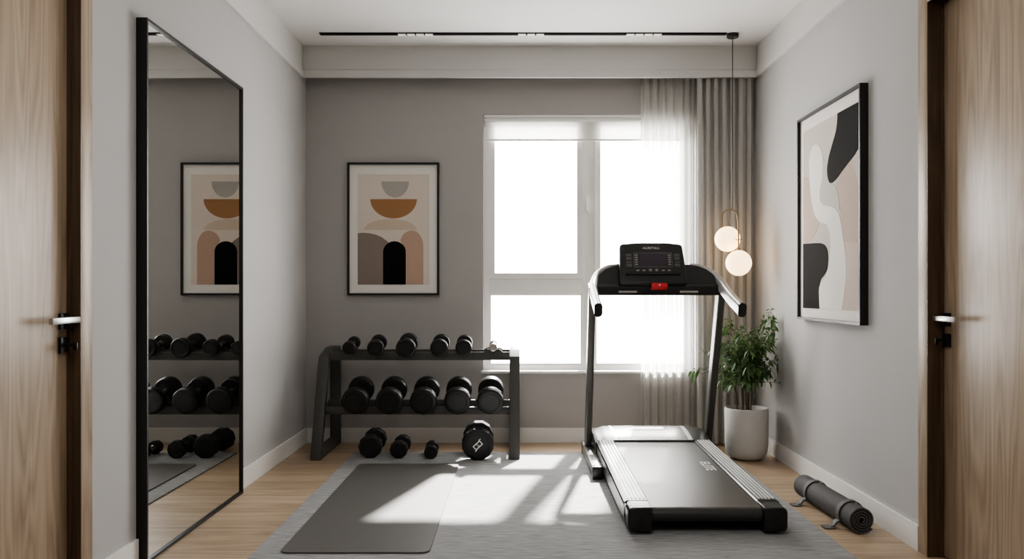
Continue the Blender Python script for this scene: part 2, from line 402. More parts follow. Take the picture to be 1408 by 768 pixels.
# ------------------------------------------------------------------ window
win = thing('window_1', 'large white framed window of four panes, blown out with daylight', None, ((OX0+OX1)/2, 6.09, OZ0), None, 'structure')
FY0, FY1 = 6.072, 6.118
ZT0, ZT1 = 1.024, 1.124; MX0, MX1 = .452, .534
bm = BM(); frame_strips(bm, OX0+.001, OX1-.001, OZ0+.001, OZ1-.001, .036, FY0, FY1, 'XZ')
box(bm, MX0, MX1, FY0, FY1, OZ0+.036, OZ1-.036, bev=.003); box(bm, OX0+.036, MX0, FY0+.001, FY1, ZT0, ZT1, bev=.003); box(bm, MX1, OX1-.036, FY0+.001, FY1, ZT0, ZT1, bev=.003)
obj('window_frame', bm, M['window_frame'], win)
for x0, x1 in ((OX0+.036, MX0), (MX1, OX1-.036)):
    bm = BM(); frame_strips(bm, x0+.0003, x1-.0003, ZT1+.0003, OZ1-.0365, .041, FY0-.010, FY1-.008, 'XZ'); bevel_all(bm, .003, 2, 60)
    sash = obj('sash', bm, M['window_frame'], win)
    bm = BM(); box(bm, x0+.04, x1-.04, 6.092, 6.098, ZT1+.04, OZ1-.076); obj('pane', bm, M['glass'], sash, 0)
    bm = BM(); frame_strips(bm, x0-.001, x1+.001, OZ0+.034, ZT0+.001, .016, FY0+.008, FY1-.008, 'XZ')
    bead = obj('glazing_bead', bm, M['window_frame'], win)
    bm = BM(); box(bm, x0+.014, x1-.014, 6.092, 6.098, OZ0+.05, ZT0-.014); obj('pane', bm, M['glass'], bead, 0)
bm = BM(); box(bm, .476, .498, FY0-.024, FY0-.0005, 1.58, 1.66, bev=.004); box(bm, .480, .494, FY0-.044, FY0-.02, 1.60, 1.70, bev=.005); obj('handle', bm, M['window_frame'], win)
bm = BM(); box(bm, OX0-.012, OX1+.012, WB-.016, FY0, OZ0-.014, OZ0+.004, bev=.003)
obj('window_sill', bm, M['window_frame'], win)

# roller blind
bl = thing('roller_blind', 'translucent white roller blind drawn slightly down over the top of the window', 'blind', ((OX0+OX1)/2, 6.03, 2.235))
bm = BM(); box(bm, OX0+.003, OX1-.003, 6.0145, 6.05, 2.236, OZ1-.001, bev=.003); lathe(bm, [(0, OX0+.006), (.014, OX0+.006), (.014, OX1-.006), (0, OX1-.006)], (0, 6.033, 2.221), 20, 'X'); obj('headrail', bm, M['window_frame'], bl)
bm = BM(); box(bm, OX0+.012, OX1-.012, 6.030, 6.0306, 2.088, 2.222); obj('blind_fabric', bm, M['blind'], bl, 0)
bm = BM(); box(bm, OX0+.012, OX1-.012, 6.026, 6.036, 2.076, 2.089, bev=.003); obj('bottom_rail', bm, M['window_frame'], bl)
bm = BM(); tube(bm, [(OX0+.010, 6.022, 2.24), (OX0+.010, 6.022, 2.17)], .0022, 6); obj('cord', bm, M['rack'], bl)

# ------------------------------------------------------------------ curtains
def curtain(name, x0, x1, yc, amp, n, z0, z1, mat, label, seed, flare=0., lobes=False):
    r = random.Random(seed); bm = BM(); cols = n*14; rows = 14
    ph = [r.uniform(-.5, .5) for _ in range(n+2)]; am = [r.uniform(.65, 1.) for _ in range(n+2)]
    grid = []
    for j in range(rows+1):
        t = j/rows; z = z1+(z0-z1)*t; row = []
        for i in range(cols+1):
            u = i/cols; k = u*n; ki = int(k); f = k-ki
            a = am[ki]*(1-f)+am[ki+1]*f; p = ph[ki]*(1-f)+ph[ki+1]*f
            s = math.sin(2*math.pi*(k+p*.45)+.25*math.sin(3*t+ki)*t)
            s = math.copysign(abs(s)**.8, s)
            if lobes: s = 1-2*abs(math.sin(math.pi*(k+p*.3+.04*math.sin(3*t+ki))))**.75
            y = yc+amp*a*s*(1 if t > .02 else .85)
            x = x0+(x1-x0)*u-flare*t*(1-u)+.006*math.cos(2*math.pi*k*2)
            row.append(bm.verts.new((x, y, z)))
        grid.append(row)
    for a, b in zip(grid, grid[1:]):
        for i in range(cols): bm.faces.new((a[i], a[i+1], b[i+1], b[i]))
    o = obj(name, bm, mat, None, 180, False)
    return tag(o, label, 'curtain')
curtain('sheer_curtain', .838, 1.27, 5.972, .021, 8, .012, CZ-.03, M['sheer'], 'sheer white curtain drawn across the right part of the window', 3)
curtain('drape_curtain', 1.21, 1.597, 5.915, .030, 7, .012, CZ-.03, M['drape'], 'opaque grey-beige pleated drape hanging in the right back corner', 5, lobes=True)

# ------------------------------------------------------------------ doors in the side walls
def door(name, side, y0, y1, rec, zh, zl, label):
    X = WL if side < 0 else WR; s = -side                  # s points into the room
    XX = lambda d: X+s*d
    def bx(bm, d0, d1, ya, yb, za, zb, **k): return box(bm, min(XX(d0), XX(d1)), max(XX(d0), XX(d1)), ya, yb, za, zb, **k)
    t = thing(name, label, None, (X, (y0+y1)/2, 0), None, 'structure')
    # casing
    cw = .075
    for ya, yb, za, zb in ((y0-cw, y0, 0, DH+cw), (y1, y1+cw, 0, DH+cw), (y0, y1, DH, DH+cw)):
        bm = BM(); bx(bm, 0, .012, ya, yb, za, zb, bev=.002); obj('casing', bm, M['oak'], t)
    # jamb lining with a stop
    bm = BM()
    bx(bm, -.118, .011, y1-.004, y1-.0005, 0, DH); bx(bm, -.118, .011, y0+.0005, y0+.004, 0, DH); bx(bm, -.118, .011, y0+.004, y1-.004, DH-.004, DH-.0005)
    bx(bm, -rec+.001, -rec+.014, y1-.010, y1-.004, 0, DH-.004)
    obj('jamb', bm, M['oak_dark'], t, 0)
    leaf = BM(); bx(leaf, -rec-.04, -rec, y0+.006, y1-.0065, .006, DH-.008, bev=.0015); lf = obj('door_leaf', leaf, M['oak'], t)
    yc = y1-.0375
    # square rose and lever pointing away from the latch edge
    bm = BM(); bx(bm, -rec, -rec+.010, yc-.026, yc+.026, zh-.026, zh+.026, bev=.0015); rose = obj('rose', bm, M['black_metal'], lf)
    bm = BM(); lathe(bm, [(0, 0), (.010, 0), (.010, .040), (0, .040)], (0, 0, 0), 16, 'X')
    for v in bm.verts: v.co = Vector((XX(-rec+.009+v.co.x*.9), yc+v.co.y, zh+.004+v.co.z))
    bx(bm, -rec+.034, -rec+.048, yc-.145, yc+.026, zh-.006, zh+.014, bev=.002)
    obj('door_handle', bm, M['lever'], lf)
    bm = BM(); bx(bm, -rec, -rec+.010, yc-.026, yc+.026, zl-.026, zl+.026, bev=.0015); plate = obj('lock_plate', bm, M['black_metal'], lf)
    bm = BM(); lathe(bm, [(0, 0), (.006, 0), (.006, .034), (0, .034)], (0, 0, 0), 12, 'X')
    for v in bm.verts: v.co = Vector((XX(-rec+.009+v.co.x), yc+v.co.y, zl+v.co.z))
    bx(bm, -rec+.036, -rec+.050, yc-.003, yc+.003, zl-.018, zl+.008, bev=.0015)
    obj('thumb_turn', bm, M['black_metal'], lf)
    return t
M['lever'] = pm('satin_steel_lever', (186, 184, 181), .28, .8, scale=90)
door('door_1', -1, LD0, LD1, .033, .947, .869, 'oak door in the left wall beside the mirror')
door('door_2', 1, RD0, RD1, .053, .934, .854, 'oak door in the right wall, deep set, past the picture')

# ------------------------------------------------------------------ leaning mirror
mr = thing('floor_mirror', 'tall black framed floor mirror standing against the left wall', 'mirror', (-1.43, 3.92, 0))
MY0, MY1, MH = 3.335, 4.505, 2.09
bm = BM(); frame_strips(bm, MY0, MY1, .002, MH, .011, -1.4585, -1.4165, 'YZ'); box(bm, -1.4585, -1.438, MY0+.011, MY1-.011, .013, MH-.011); obj('frame', bm, M['frame_black'], mr, 0)
bm = BM(); box(bm, -1.4375, -1.426, MY0+.0112, MY1-.0112, .0132, MH-.0112); obj('mirror_glass', bm, M['mirror'], mr, 0)

# ------------------------------------------------------------------ framed pictures
def rect(x0, x1, z0, z1): return [(x0, z0), (x1, z0), (x1, z1), (x0, z1)]
def arcpts(cx, cz, rx, rz, a0, a1, n=24): return [(cx+rx*math.cos(R(a0+(a1-a0)*k/n)), cz+rz*math.sin(R(a0+(a1-a0)*k/n))) for k in range(n+1)]
pa = thing('framed_print', 'black framed print of stacked bowls and arches on the back wall', 'picture', (-.855, WB-.02, 1.0), 'framed abstract prints')
PX0, PX1, PZ0, PZ1 = -1.170, -.540, 1.012, 1.922
bm = BM(); frame_strips(bm, PX0, PX1, PZ0, PZ1, .014, WB-.030, WB-.001, 'XZ'); obj('frame', bm, M['frame_black'], pa, 0)
bm = BM(); box(bm, PX0+.013, PX1-.013, WB-.014, WB-.002, PZ0+.013, PZ1-.013); obj('mat_board', bm, M['mat_board'], pa, 0)
bm = BM(); QX0, QX1, QZ0, QZ1 = -1.100, -.607, 1.085, 1.842
W_, H_ = QX1-QX0, QZ1-QZ0
def q(u, v): return (QX0+u*W_, QZ1-v*H_)
layers = [
    (0, rect(QX0, QX1, QZ0, QZ1)),
    (1, [q(*p) for p in ((.33, .065), (.715, .065))]+[q(.5225+.1925*math.cos(R(a)), .065+.145*math.sin(R(a))) for a in range(8, 173, 8)]),
    (2, [q(*p) for p in ((.175, .225), (.825, .225))]+[q(.5+.325*math.cos(R(a)), .225+.175*math.sin(R(a))) for a in range(6, 175, 6)]),
    (3, [q(.455+.365*math.cos(R(a)), .505-.10*math.sin(R(a))) for a in range(0, 181, 6)]),
    (4, [q(0, 1), q(0, .535), q(.08, .53), q(.17, .535), q(.26, .548), q(.34, .572), q(.40, .60), q(.44, .625), q(.46, .65), q(.46, 1)]),
    (5, [q(.68, 1)]+[q(.68, .70), q(.595, .60)]+[q(.76-.165*math.cos(R(a)), .615-.105*math.sin(R(a))) for a in range(10, 91, 8)]+[q(.76+.155*math.sin(R(a)), .66-.15*math.cos(R(a))) for a in range(4, 91, 8)]+[q(.915, 1)]),
    (6, [q(.355, 1)]+[q(.5135-.1585*math.cos(R(a)), .705-.098*math.sin(R(a))) for a in range(0, 181, 6)]+[q(.672, 1)]),
]
for k, (mi, poly) in enumerate(layers): prism(bm, poly, WB-.0146-.0004*k, WB-.0142+.0, 'XZ', mi)
obj('print', bm, [M[k] for k in ('a_cream', 'a_grey', 'a_ochre', 'a_sand', 'a_taupe', 'a_rose', 'a_black')], pa, 0)

pb = thing('framed_print', 'tall black framed print of dark and white blobs on the right wall', 'picture', (WR-.02, 4.485, .88), 'framed abstract prints')
bm = BM(); frame_strips(bm, 4.03, 4.94, .885, 2.005, .013, WR-.040, WR-.001, 'YZ'); obj('frame', bm, M['frame_black'], pb, 0)
bm = BM(); box(bm, WR-.023, WR-.002, 4.042, 4.928, .897, 1.993); obj('mat_board', bm, M['mat_board'], pb, 0)
def sm(pts): return pts
SH = {
 'bg': [(4.838, .950), (4.06, .950), (4.06, 1.922), (4.838, 1.922)],
 'pr': [(4.29, 1.616), (4.232, 1.655), (4.175, 1.664), (4.119, 1.635), (4.081, 1.582), (4.06, 1.527), (4.06, 1.269), (4.232, 1.278), (4.261, 1.345), (4.284, 1.423), (4.296, 1.479), (4.32, 1.536), (4.356, 1.573)],
 'br': [(4.232, 1.278), (4.06, 1.269), (4.06, .950), (4.261, .950), (4.226, 1.03), (4.203, 1.116), (4.214, 1.223)],
 'pl': [(4.838, 1.672), (4.756, 1.658), (4.727, 1.594), (4.699, 1.519), (4.657, 1.45), (4.574, 1.401), (4.60, 1.376), (4.66, 1.338), (4.742, 1.305), (4.838, 1.29)],
 'gr': [(4.528, 1.744), (4.469, 1.685), (4.463, 1.632), (4.418, 1.592), (4.356, 1.573), (4.32, 1.536), (4.296, 1.479), (4.29, 1.434), (4.332, 1.449), (4.431, 1.474), (4.521, 1.485), (4.574, 1.518), (4.574, 1.565), (4.534, 1.629)],
 'wh': [(4.742, 1.704), (4.74, 1.76), (4.715, 1.80), (4.67, 1.822), (4.61, 1.818), (4.56, 1.79), (4.53, 1.744), (4.528, 1.686), (4.534, 1.629), (4.574, 1.565), (4.574, 1.518), (4.521, 1.485), (4.431, 1.474), (4.332, 1.449), (4.278, 1.4), (4.249, 1.311), (4.214, 1.223), (4.203, 1.116), (4.226, 1.03), (4.261, .951), (4.574, .951), (4.588, 1.04), (4.574, 1.075), (4.475, 1.12), (4.437, 1.187), (4.412, 1.265), (4.424, 1.334), (4.463, 1.386), (4.574, 1.401), (4.657, 1.45), (4.699, 1.519), (4.727, 1.606)],
 'bt': [(4.32, 1.922), (4.06, 1.922), (4.06, 1.703), (4.108, 1.68), (4.175, 1.658), (4.261, 1.627), (4.332, 1.599), (4.385, 1.587), (4.42, 1.588), (4.447, 1.606), (4.463, 1.643), (4.463, 1.677), (4.437, 1.73), (4.393, 1.779), (4.338, 1.837), (4.32, 1.888)],
 'bb': [(4.838, 1.303), (4.678, 1.299), (4.561, 1.294), (4.495, 1.281), (4.456, 1.250), (4.45, 1.199), (4.462, 1.154), (4.508, 1.125), (4.560, 1.105), (4.585, 1.063), (4.583, 1.005), (4.574, .950), (4.838, .950)],
}
bm = BM()
for k, (key, mi) in enumerate((('bg', 0), ('pr', 1), ('br', 2), ('pl', 1), ('gr', 3), ('wh', 4), ('bt', 5), ('bb', 5))):
    src = SH[key]; fixed = lambda p: p[0] in (4.838, 4.06) or p[1] in (.950, .951, 1.922)
    for _ in range(2):                                                 # soften the blob outlines, keep the sheet's edge
        nx = []
        for i, p in enumerate(src):
            if fixed(p): nx.append(p); continue
            a, b = src[i-1], src[(i+1) % len(src)]
            nx += [(p[0]*.78+a[0]*.22, p[1]*.78+a[1]*.22), (p[0]*.78+b[0]*.22, p[1]*.78+b[1]*.22)]
        src = nx
    poly = [(y*1.0076, 1.05+(z-1.05)*1.0076) for y, z in src]
    prism(bm, poly, WR-.0236-.0004*k, WR-.0232, 'YZ', mi)
obj('print', bm, [M[k] for k in ('a_bg', 'a_pink', 'a_beige', 'a_pale', 'a_white', 'a_char')], pb, 0)

# ------------------------------------------------------------------ rug, yoga mat
bm = BM(); prism(bm, rrect(2.368, 3.0, .004, 2, .134, 4.11), 0.0004, .007, 'XY')
tag(obj('area_rug', bm, M['rug'], None, 0), 'large flat grey woven rug under the treadmill and mat', 'rug')
bm = BM(); prism(bm, rrect(.594, 1.755, .035, 6, -.6475, 4.3275), .0075, .0135, 'XY'); bevel_all(bm, .0015, 2, 60)
tag(obj('yoga_mat', bm, M['yoga'], None, 35), 'dark grey yoga mat unrolled flat on the rug', 'mat')

# ------------------------------------------------------------------ dumbbell rack
RX0, RX1 = -1.278, .013; FW = .066
rk = thing('dumbbell_rack', 'dark grey two-shelf steel dumbbell rack against the back wall', 'rack', ((RX0+RX1)/2, 5.66, 0))
outer = [(5.36, .0005), (5.595, .622), (5.80, .668), (5.985, .668), (5.985, .0005)]
inner = [(5.432, .05), (5.632, .585), (5.812, .622), (5.937, .622), (5.937, .05)]
for x0 in (RX0, RX1-FW):
    bm = BM()
    zr = .0078 if x0 > -1 else .0005
    def ring(x, zr=zr): return [bm.verts.new((x, y, max(z, zr))) for y, z in outer], [bm.verts.new((x, y, z)) for y, z in inner]
    oa, ia = ring(x0); ob, ib = ring(x0+FW); n = len(outer)
    for k in range(n):
        j = (k+1) % n
        bm.faces.new((oa[k], oa[j], ia[j], ia[k])); bm.faces.new((ob[k], ib[k], ib[j], ob[j])); bm.faces.new((oa[k], ob[k], ob[j], oa[j])); bm.faces.new((ia[k], ia[j], ib[j], ib[k]))
    bmesh.ops.recalc_face_normals(bm, faces=bm.faces); bevel_all(bm, .004, 2)
    box(bm, x0+.015, x0+FW-.015, 5.50, 5.94, .270, .305, bev=.003)
    obj('side_frame', bm, M['rack'], rk)
A0, A1 = RX0+FW-.001, RX1-FW+.001
bars = {'mid_front': (5.488, 5.520, .266, .313), 'mid_back': (5.575, 5.600, .300, .347), 'top_front': (5.598, 5.626, .598, .650), 'top_back': (5.700, 5.726, .612, .660)}
for k, (ya, yb, za, zb) in bars.items():
    bm = BM(); box(bm, A0, A1, ya, yb, za, zb, bev=.003); obj('rail', bm, M['rack'], rk)

# ------------------------------------------------------------------ dumbbells
def head_bm(r, t, y, s, seg, rot, facet):
    """one weight head along Y; s=+1/-1 which way its outer face looks"""
    bm = BM(); e = .16*r if not facet else .13*r
    pr = [(0, -t/2), (r*.45, -t/2), (r-e, -t/2), (r-e*.35, -t/2+e*.22), (r, -t/2+e*.8), (r, t/2-e*.8), (r-e*.35, t/2-e*.22), (r-e, t/2), (r*.72, t/2), (r*.70, t/2-.0025), (r*.64, t/2-.0025), (r*.62, t/2), (0, t/2)]
    lathe(bm, [(a, b*s) for a, b in pr], (0, y, 0), seg, 'Y', rot)
    return bm
def make_dumbbell(name, r, length, t, seg=40, facet=False, mat='rubber', logo=False):
    o = thing(name, None, 'dumbbell', (0, 0, 0))
    rot = math.pi/2+math.pi/seg if facet else 0
    hs = []
    for s in (-1, 1):
        bm = head_bm(r, t, s*length/2, s, seg, rot, facet); hs.append(obj('weight_head', bm, M[mat], o, 25 if facet else 40))
    bm = BM(); g = length/2-t/2; hr = .015
    lathe(bm, [(hr*1.25, -g-.001), (hr*1.25, -g+.012), (hr*.92, -g+.020), (hr, -g*.4), (hr*1.06, 0), (hr, g*.4), (hr*.92, g-.020), (hr*1.25, g-.012), (hr*1.25, g+.001)], (0, 0, 0), 20, 'Y')
    obj('handle', bm, M['chrome'], o)
    return o, hs
def place(o, near, far):
    """near / far: world centres of the two heads"""
    a, b = Vector(near), Vector(far); d = (b-a).normalized()
    yaw = -math.atan2(d.x, d.y); pitch = math.asin(d.z)
    o.location = (a+b)/2; o.rotation_euler = (pitch, 0, yaw)
def dup(o, name=None):
    r = o.copy(); COL.objects.link(r)
    for ch in o.children:
        c = ch.copy(); COL.objects.link(c); c.parent = r
        for g in ch.children:
            d = g.copy(); COL.objects.link(d); d.parent = c
    return r

# middle shelf: five alike
proto = None
mid_labels = ['large black dumbbell at the far left of the middle shelf', 'large black dumbbell second from left on the middle shelf', 'large black dumbbell in the centre of the middle shelf',
              'large black dumbbell second from right on the middle shelf', 'large black dumbbell at the right end of the middle shelf by the rack leg']
saddles = []
for k, (xn, xf) in enumerate(((-1.007, -1.014), (-.797, -.800), (-.585, -.588), (-.373, -.380), (-.170, -.175))):
    if proto is None: d = proto = make_dumbbell('round_dumbbell', .083, .245, .072)[0]
    else: d = dup(proto)
    tag(d, mid_labels[k], 'dumbbell', 'large dumbbells on the middle shelf')
    place(d, (xn, 5.415, .363), (xf, 5.656, .405)); saddles.append(((xn+xf)/2, 'mid', .015))
top = [(-1.073, -1.084, .0415, 'smallest black dumbbell at the left end of the top shelf'), (-.904, -.920, .053, 'small black dumbbell second from left on the top shelf'),
       (-.712, -.7225, .063, 'biggest black dumbbell of the top shelf, third from left'), (-.500, -.506, .057, 'black dumbbell on the top shelf just right of the biggest one'),
       (-.345, -.352, .052, 'black dumbbell on the top shelf closest to the tiny steel one')]
for xn, xf, r, lab in top:
    d = make_dumbbell('round_dumbbell', r, .226, .050 if r < .06 else .056)[0]
    tag(d, lab, 'dumbbell', 'small dumbbells on the top shelf'); place(d, (xn, 5.552, .682), (xf, 5.778, .700)); saddles.append(((xn+xf)/2, 'top', .015))
d = make_dumbbell('chrome_dumbbell', .026, .20, .034, mat='chrome')[0]
tag(d, 'tiny shiny steel dumbbell at the right end of the top shelf', 'dumbbell'); place(d, (-.157, 5.565, .6835), (-.160, 5.765, .690)); saddles.append((-.1585, 'top', .015))
# saddles: V-notched cradles bolted on the rails, carrying the handles
for x, sh, hr in saddles:
    for rail in ('front', 'back'):
        bm = BM()
        ya, yb, za, zb = bars[sh+'_'+rail]; ym = (ya+yb)/2
        zc = (.363+(ym-5.415)/.241*.042) if sh == 'mid' else ((.682+(ym-5.552)/.226*.018) if hr and x < -.2 else .6835+(ym-5.565)/.2*.0065)
        zt = zc-hr*1.12-.0015; w = .034
        if sh == 'top' and x > -.2:
            poly = [(x-.062, zb-.0005), (x-.040, zt+.004), (x-.014, zt-.0005), (x+.014, zt-.0005), (x+.040, zt+.004), (x+.062, zb-.0005)]
        else: poly = [(x-w, zb-.0005), (x+w, zb-.0005), (x+w*.8, zt+.003), (x+.012, zt), (x-.012, zt), (x-w*.8, zt+.003)]
        prism(bm, poly, ya+.002, yb-.002, 'XZ'); obj('saddle', bm, M['rack'], rk, 0)
# floor row under the rack
def floor_db(name, r, near, far, t, seg, lab, z0=.0072):
    d, hs = make_dumbbell(name, r, math.dist(near, far), t, seg, True); ap = r*math.cos(math.pi/seg)
    tag(d, lab, 'dumbbell', 'dumbbells on the floor under the rack'); place(d, (*near, z0+ap+.0005), (*far, z0+ap+.0005)); return d, hs
floor_db('hexagonal_dumbbell', .074, (-.915, 5.43), (-.928, 5.69), .075, 10, 'medium black dumbbell on the floor, leftmost under the rack')
floor_db('hexagonal_dumbbell', .056, (-.738, 5.42), (-.742, 5.63), .060, 10, 'small black dumbbell on the floor, second from left under the rack')
floor_db('hexagonal_dumbbell', .043, (-.537, 5.40), (-.545, 5.56), .050, 10, 'tiny black dumbbell on the floor between the small and the largest one')
d, hs = floor_db('hexagonal_dumbbell', .100, (-.2455, 5.37), (-.254, 5.64), .085, 12, 'largest black dumbbell on the floor, with a white mark, by the right rack leg')
# white mark on its near face: slanted outlined tag with a squiggle
L_ = math.dist((-.2455, 5.37), (-.254, 5.64)); yf = -L_/2-.0425
bm = BM()
for (w, h, cx, cz) in ((.050, .006, 0, .013), (.050, .006, 0, -.013), (.006, .036, -.026, -.002), (.006, .036, .026, .002), (.016, .005, -.030, -.018), (.016, .005, .030, .018)):
    prism(bm, rect(cx-w/2, cx+w/2, cz-h/2, cz+h/2), yf-.0010, yf+.001, 'XZ')
tb = text_bm('S', .030, .0006)
tb.transform(Matrix.Translation((0, yf-.0006, 0)) @ Matrix.Rotation(R(90), 4, 'X')); me_ = bpy.data.meshes.new('tmp'); tb.to_mesh(me_); tb.free(); bm.from_mesh(me_); bpy.data.meshes.remove(me_)
bm.transform(Matrix.Translation((0, 0, -.004)) @ Matrix.Rotation(R(-42), 4, 'Y'))
lg = obj('emblem', bm, M['white_ink'], None, 0); lg.parent = hs[0]; lg['label'] = 'white slanted mark on the face'

# ------------------------------------------------------------------ treadmill
CX = .81
tm = thing('treadmill', 'black treadmill with silver handrails standing on the rug facing the window', 'treadmill', (CX, 4.6, .007))
Y0, Y1 = 3.71, 5.20
def inc(bm, k=.0216):
    for v in bm.verts: v.co.z += k*(v.co.y-Y0)
    return bm
XL, XR, BL, BR = .468, 1.149, .574, 1.048
# chassis side panels
for x0, x1 in ((XL, XL+.018), (XR-.018, XR)):
    bm = BM(); prism(bm, [(3.80, .030), (5.45, .022), (5.45, .118), (3.80, .112)], x0, x1, 'YZ'); bevel_all(bm, .003); obj('side_panel', inc(bm), M['tm_black'], tm)
bm = BM(); prism(bm, rrect(.09, .016, .004, 3, 3.93, .078), XL-.0008, XL+.002, 'YZ'); obj('decal', inc(bm), M['gold'], tm)
# running belt with its rear roll, as one slab
prof = [(Y1+.1, .052), (Y1+.1, .114)]+[(3.765+.036*math.cos(R(a))*1., .083+.031*math.sin(R(a))) for a in range(90, 271, 15)]
bm = BM(); prism(bm, prof, BL+.002, BR-.002, 'YZ'); belt = obj('running_belt', inc(bm), M['tm_belt'], tm)
bm = BM(); box(bm, XL+.019, XR-.019, 3.80, Y1+.2, .040, .051); obj('deck', inc(bm), M['tm_dark'], tm, 0)
# side rails with anti-slip ridges, rear end caps
for s, x0, x1 in ((-1, XL, BL-.001), (1, BR+.001, XR)):
    bm = BM(); prism(bm, [(x0, .098), (x1, .098), (x1, .115 if s > 0 else .117), (x1-(.012 if s > 0 else .005), .123), (x0+(.012 if s < 0 else .005), .123), (x0, .115 if s < 0 else .117)], 3.836, Y1, 'XZ')
    rl = obj('side_rail', inc(bm), M['tm_rail'], tm, 30)
    bm = BM(); n = 5; a0, a1 = x0+.020, x1-.016
    for k in range(n):
        xc = a0+(a1-a0)*k/(n-1); prism(bm, [(xc-.0034, .1225), (xc+.0034, .1225), (xc+.0024, .1262), (xc-.0024, .1262)], 3.86, Y1-.01, 'XZ')
    obj('ridge_strip', inc(bm), M['tm_ridge'], rl, 0)
    bm = BM(); w = x1-x0
    xo_, xi_ = (x0, x1) if s < 0 else (x1, x0); g_ = -s
    sec = [(xi_, .022), (xi_, .119), (xi_-g_*.004, .1238)]+[(xo_+g_*(.024-.024*math.sin(R(a))), .0998+.024*math.cos(R(a))) for a in range(0, 91, 15)]+[(xo_, .040), (xo_+g_*.005, .028), (xo_+g_*.014, .022)]
    prism(bm, sec, Y0, 3.842, 'XZ'); bmesh.ops.recalc_face_normals(bm, faces=bm.faces)
    bmesh.ops.bevel(bm, geom=[e for e in bm.edges if all(v.co.y < Y0+.001 for v in e.verts)], offset=.009, segments=3, profile=.5, affect='EDGES', clamp_overlap=True)
    cap = obj('end_cap', bm, M['tm_black'], tm, 40)
    bm = BM(); xc = (x0+x1)/2+.004
    lathe(bm, [(0, -.0012), (.005, -.0012), (.006, 0), (0, .001)], (xc, Y0, .074), 14, 'Y'); obj('screw', bm, M['tm_dark'], cap)
    bm = BM(); lathe(bm, [(0, -.0008), (.004, -.0008), (.005, 0), (0, .001)], (xc, Y0, .050), 14, 'Y'); obj('screw', bm, M['tm_dark'], cap)
    bm = BM(); lathe(bm, [(0, 0), (.02, 0), (.018, .03), (0, .03)], (XL+.05 if s < 0 else XR-.05, 3.90, .0075), 16, 'Z'); obj('rubber_foot', bm, M['tm_dark'], tm)
# lettering on the belt, reading along its right edge
tb = text_bm('ELITE', .072, .0004); tb.transform(Matrix.Translation((.987, 4.545, .1148)) @ Matrix.Rotation(R(-90), 4, 'Z'))
for v in tb.verts: v.co.y = 4.545+(v.co.y-4.545)*1.2
o_ = obj('lettering', inc(tb), M['white_ink'], tm, 0); o_['label'] = 'white lettering on the belt'
# motor hood: a curved lid over the front of the deck
HX0, HX1 = XL-.006, XR+.008
hp = [(5.185, .142), (5.190, .158), (5.25, .172), (5.33, .188), (5.41, .199), (5.47, .200), (5.515, .188), (5.54, .160), (5.545, .05), (5.19, .05)]
bm = BM(); xs = [HX0, HX0+.004, HX0+.02, HX0+.07]+[HX0+.07+(HX1-HX0-.14)*k/8 for k in range(1, 8)]+[HX1-.07, HX1-.02, HX1-.004, HX1]
rings = []
for x in xs:
    u = (x-CX)/((HX1-HX0)/2); edge = max(0., (abs(u)-.80)/.20); dz = -.020*edge**2-.006*u*u; sh = .05*edge**2
    rings.append([bm.verts.new((x, (y if y < 5.3 else y-sh*(y-5.3)/.25), z+(dz*min(1, max(0, (z-.12)/.06)) if z > .12 else 0))) for y, z in hp])
n = len(hp)
for a, b in zip(rings, rings[1:]):
    for k in range(n): bm.faces.new((a[k], a[(k+1) % n], b[(k+1) % n], b[k]))
bm.faces.new(rings[0]); bm.faces.new(rings[-1][::-1])
hood = obj('motor_hood', bm, M['tm_hood'], tm, 40)
def hood_z(x, y):
    u = (x-CX)/((HX1-HX0)/2); edge = max(0., (abs(u)-.80)/.20); dz = -.020*edge**2-.006*u*u
    for (ya, za), (yb, zb) in zip(hp[1:8], hp[2:8]):
        if ya <= y <= yb: return za+(zb-za)*(y-ya)/(yb-ya)+dz
    return .2
for xa, xb, w in ((.588, .560, .012), (1.030, 1.050, .024)):
    bm = BM(); cols = []
    for k in range(13):
        y = 5.192+(5.46-5.192)*k/12; xc = xa+(xb-xa)*((1-k/12)**1.5 if xa < CX else (1-(k/12))**1.5)*-1+(xb-xa)
        xc = xa+(xb-xa)*(k/12)**1.4*(-1 if xa > CX else 1)*.6; cols.append([bm.verts.new((xc+dx, y, hood_z(xc+dx, y)+dz)) for dx, dz in ((-w/2, -.002), (-w/2, .0022), (w/2, .0022), (w/2, -.002))])
    for a, b in zip(cols, cols[1:]):
        for k in range(4): bm.faces.new((a[k], a[(k+1) % 4], b[(k+1) % 4], b[k]))
    bm.faces.new(cols[0]); bm.faces.new(cols[-1][::-1]); obj('accent_strip', bm, M['tm_silver'], hood, 0)
bm = BM(); pts = rrect(.205, .060, .0299, 10, .80, 5.385); lo = [bm.verts.new((x, y, hood_z(x, y)-.002)) for x, y in pts]; hi = [bm.verts.new((x, y, hood_z(x, y)+.0022)) for x, y in pts]
bm.faces.new(hi); bm.faces.new(lo[::-1])
for k in range(len(pts)): bm.faces.new((lo[k], lo[(k+1) % len(pts)], hi[(k+1) % len(pts)], hi[k]))
bd = obj('badge', bm, M['white_ink'], hood, 0); bd['label'] = 'oval white badge on the hood'
# base bars and leaning uprights
for s in (-1, 1):
    xo = CX+s*.372
    bm = BM(); box(bm, xo-.028, xo+.028, 4.80, 5.60, .014, .078, bev=.004); bb = obj('base_bar', bm, M['tm_post'], tm)
    for ya in (4.785, 5.57): bm = BM(); box(bm, xo-.030, xo+.030, ya, ya+.045, .0075, .080, bev=.006); obj('end_cap', bm, M['tm_black'], bb)
    bm = BM(); pts = [(xo, 5.46, .07), (xo+s*.004, 5.085, 1.075)]
    sweep(bm, pts, rrect(.042, .085, .010, 4), (0, 1, 0)); obj('upright', bm, M['tm_post'], tm)
